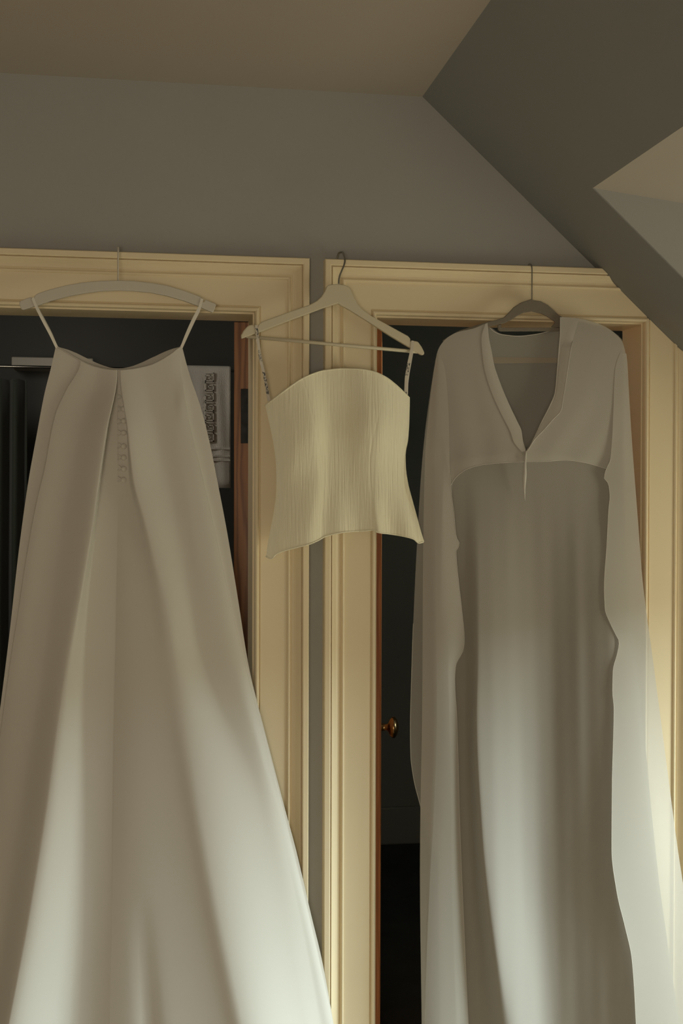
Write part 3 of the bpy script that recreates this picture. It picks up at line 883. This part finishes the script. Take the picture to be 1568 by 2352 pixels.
def hyl(u, v, X, Y):
    return 0.060+0.020*np.sin(u*np.pi*0.55)*(0.3+0.7*v)+0.012*v*u+0.0012*np.sin(u*16+v*3)*v


yl, GL = coons('cape_yoke', [(999, 830), (1006, 803), (1022, 780), (1050, 763), (1085, 755), (1118, 742)], VL, HEM, [(999, 830), (1003, 900), (1015, 1000), (1028, 1080), (1032, 1118)], hyl, 70, 50, M['chiffon'], dr)
hyr = lambda u, v, X, Y: 0.064+0.020*np.sin((1-u)*np.pi*0.5)*(0.3+0.7*v)+0.012*v*(1-u)+0.0012*np.sin(u*15+v*4)*v
yr, GR = coons('cape_yoke', [(1286, 728), (1330, 732), (1370, 742), (1405, 760), (1430, 788), (1440, 830)], [(1440, 830), (1436, 900), (1420, 1000), (1404, 1060), (1396, 1078)], HEMR, VR, hyr, 70, 50, M['chiffon'], dr)
tube('yoke_hem', [Vector(p) for p in GL[-1]], 0.0008, M['hem'], yl, 6)
tube('neck_hem', [Vector(p)+Vector((0, -0.001, 0)) for p in GL[:, -1]], 0.0012, M['hem'], yl, 6)
tube('yoke_hem', [Vector(p) for p in GR[-1]], 0.0008, M['hem'], yr, 6)
tube('neck_hem', [Vector(p)+Vector((0, -0.001, 0)) for p in GR[:, 0]], 0.0012, M['hem'], yr, 6)
# turned collar edges along the V
VLi = [(x-q, y+2) for (x, y), q in zip(VL, (4, 16, 20, 22, 25, 26, 26, 25, 24, 20, 8, 1))]
h_l = lambda u, v, X, Y: hyl(np.full_like(u, .93)+.07*u, v*.985, X, Y)+0.002+0.0025*np.sin(np.pi*u)*np.sin(np.pi*np.clip(v, 0, 1))
coons('collar_fold', [VLi[0], VL[0]], VL[:-1], [VLi[-2], VL[-2]], VLi[:-1], h_l, 14, 40, M['chiffon_fold'], dr)
VRo = [(1330, 731), (1318, 770), (1310, 805), (1303, 850), (1297, 890), (1292, 920), (1289, 940), (1268, 965), (1248, 988), (1227, 1010), (1212, 1034)]
VRi = VR[:-1]+[]
h_r = lambda u, v, X, Y: 0.066+0.026*v+0.010*np.sin(np.pi*u*.5)*np.sin(np.pi*np.clip(v*.9+.1, 0, 1))+0.006*u*(v > .2)
cf, GC = coons('collar_fold', [VRi[0], (1308, 729), VRo[0]], VRo, [(1208, 1038), (1212, 1034)], VRi, h_r, 18, 50, M['chiffon_fold'], dr)
tube('collar_hem', [Vector(p) for p in GC[8:, -1]], 0.0011, M['hem'], cf, 6)
# gathered point below the V
pts = [P(x, y, -q) for x, y, q in ((1208, 1036, .098), (1206, 1055, .100), (1205, 1080, .101), (1204, 1110, .098), (1205, 1150, .088))]
tube('gather_pleat', smooth3(pts, 24), list(np.interp(np.linspace(0, 1, 24), [0, .2, .5, 1], [.0012, .0030, .0050, .0005])), M['hem'], dr, 8)
# long cape drapes down both sides
LB = [(830, 999), (920, 985), (1000, 975), (1100, 966), (1200, 960), (1400, 950), (1550, 945), (1680, 942), (1735, 943), (1790, 950), (1850, 965), (1990, 1000)]
ob, GOB = keyed('cape_side', [(LB, [(830, .043), (2000, .043)]), ([(830, 1012), (1000, 1000), (1400, 985), (1990, 1003)], [(830, .044), (2000, .046)]), ([(830, 1030), (1000, 1030), (1990, 1020)], [(830, .05), (2000, .05)])],
                [10, 8], lambda x: np.interp(x, [995, 1030], [835, 830]), lambda x: np.interp(x, [942, 966, 1000, 1030], [1745, 1855, 1960, 2000]), 70, M['chiffon_thin'], dr)
tube('side_hem', [Vector(p) for p in GOB[40:, 0]]+[Vector(p) for p in GOB[-1, 1:]], 0.0008, M['hem'], ob, 6)
LDR = [(806, 1004), (850, 996), (940, 985), (1050, 976), (1300, 971), (1640, 969), (1870, 965), (2000, 964), (2352, 968), (2570, 970)]
RDR = [(806, 1008), (850, 1022), (950, 1030), (1112, 1034), (1180, 1042), (1232, 1047), (1250, 1055), (1266, 1047), (1330, 1052), (1400, 1060), (1470, 1066), (1490, 1064), (1530, 1046), (1560, 1044), (1650, 1049), (1900, 1056), (2100, 1064), (2352, 1075), (2570, 1084)]
MDR = [(806, 1006), (850, 1006), (940, 1002), (1050, 998), (1300, 1000), (1640, 1003), (1870, 996), (2000, 988), (2352, 975), (2570, 972)]
M2D = [(806, 1007), (850, 1014), (940, 1016), (1112, 1018), (1300, 1022), (1640, 1030), (1870, 1034), (2000, 1035), (2352, 1045), (2570, 1050)]
dl, GDL = keyed('cape_drape', [(LDR, [(806, .060), (1100, .066), (2570, .070)]), (MDR, [(806, .063), (1100, .078), (1640, .088), (2570, .086)]), (M2D, [(806, .064), (1100, .082), (1640, .092), (2570, .098)]), (RDR, [(806, .065), (1100, .084), (1640, .084), (2352, .086), (2570, .088)])],
                [8, 8, 14], lambda x: np.full(np.shape(x), 812.0), lambda x: np.full(np.shape(x), 2560.0), 190, M['chiffon'], dr, hard=(1,))
tube('drape_hem', [Vector(p) for p in GDL[30:, -1]], 0.0007, M['hem'], dl, 6)
ROD = [(806, 1437), (830, 1440), (900, 1444), (1000, 1450), (1200, 1465), (1330, 1475), (1530, 1501), (1760, 1531), (1950, 1556), (2030, 1568), (2352, 1612), (2570, 1640)]
LOD = [(806, 1425), (850, 1412), (950, 1408), (1060, 1400), (1076, 1392), (1098, 1387), (1112, 1397), (1145, 1400), (1160, 1398), (1250, 1393), (1350, 1387), (1400, 1389), (1430, 1400), (1455, 1412), (1475, 1421), (1500, 1417), (1540, 1407), (1590, 1406), (1625, 1409), (1800, 1405), (1950, 1404), (2050, 1416), (2130, 1435), (2200, 1450), (2352, 1460), (2570, 1470)]
MOD = [(806, 1432), (900, 1430), (1100, 1430), (1400, 1440), (1700, 1465), (2000, 1500), (2352, 1530), (2570, 1550)]
dr2, GDR = keyed('cape_drape', [(LOD, [(806, .068), (1060, .080), (1350, .104), (1700, .126), (2352, .142), (2570, .146)]), (MOD, [(806, .066), (1060, .076), (1400, .098), (1700, .112), (2352, .124), (2570, .13)]), (ROD, [(806, .060), (1400, .070), (2570, .086)])],
                 [16, 20], lambda x: np.full(np.shape(x), 812.0), lambda x: np.full(np.shape(x), 2560.0), 190, M['chiffon'], dr)
tube('drape_hem', [Vector(p) for p in GDR[26:, 0]], 0.0007, M['hem'], dr2, 6)
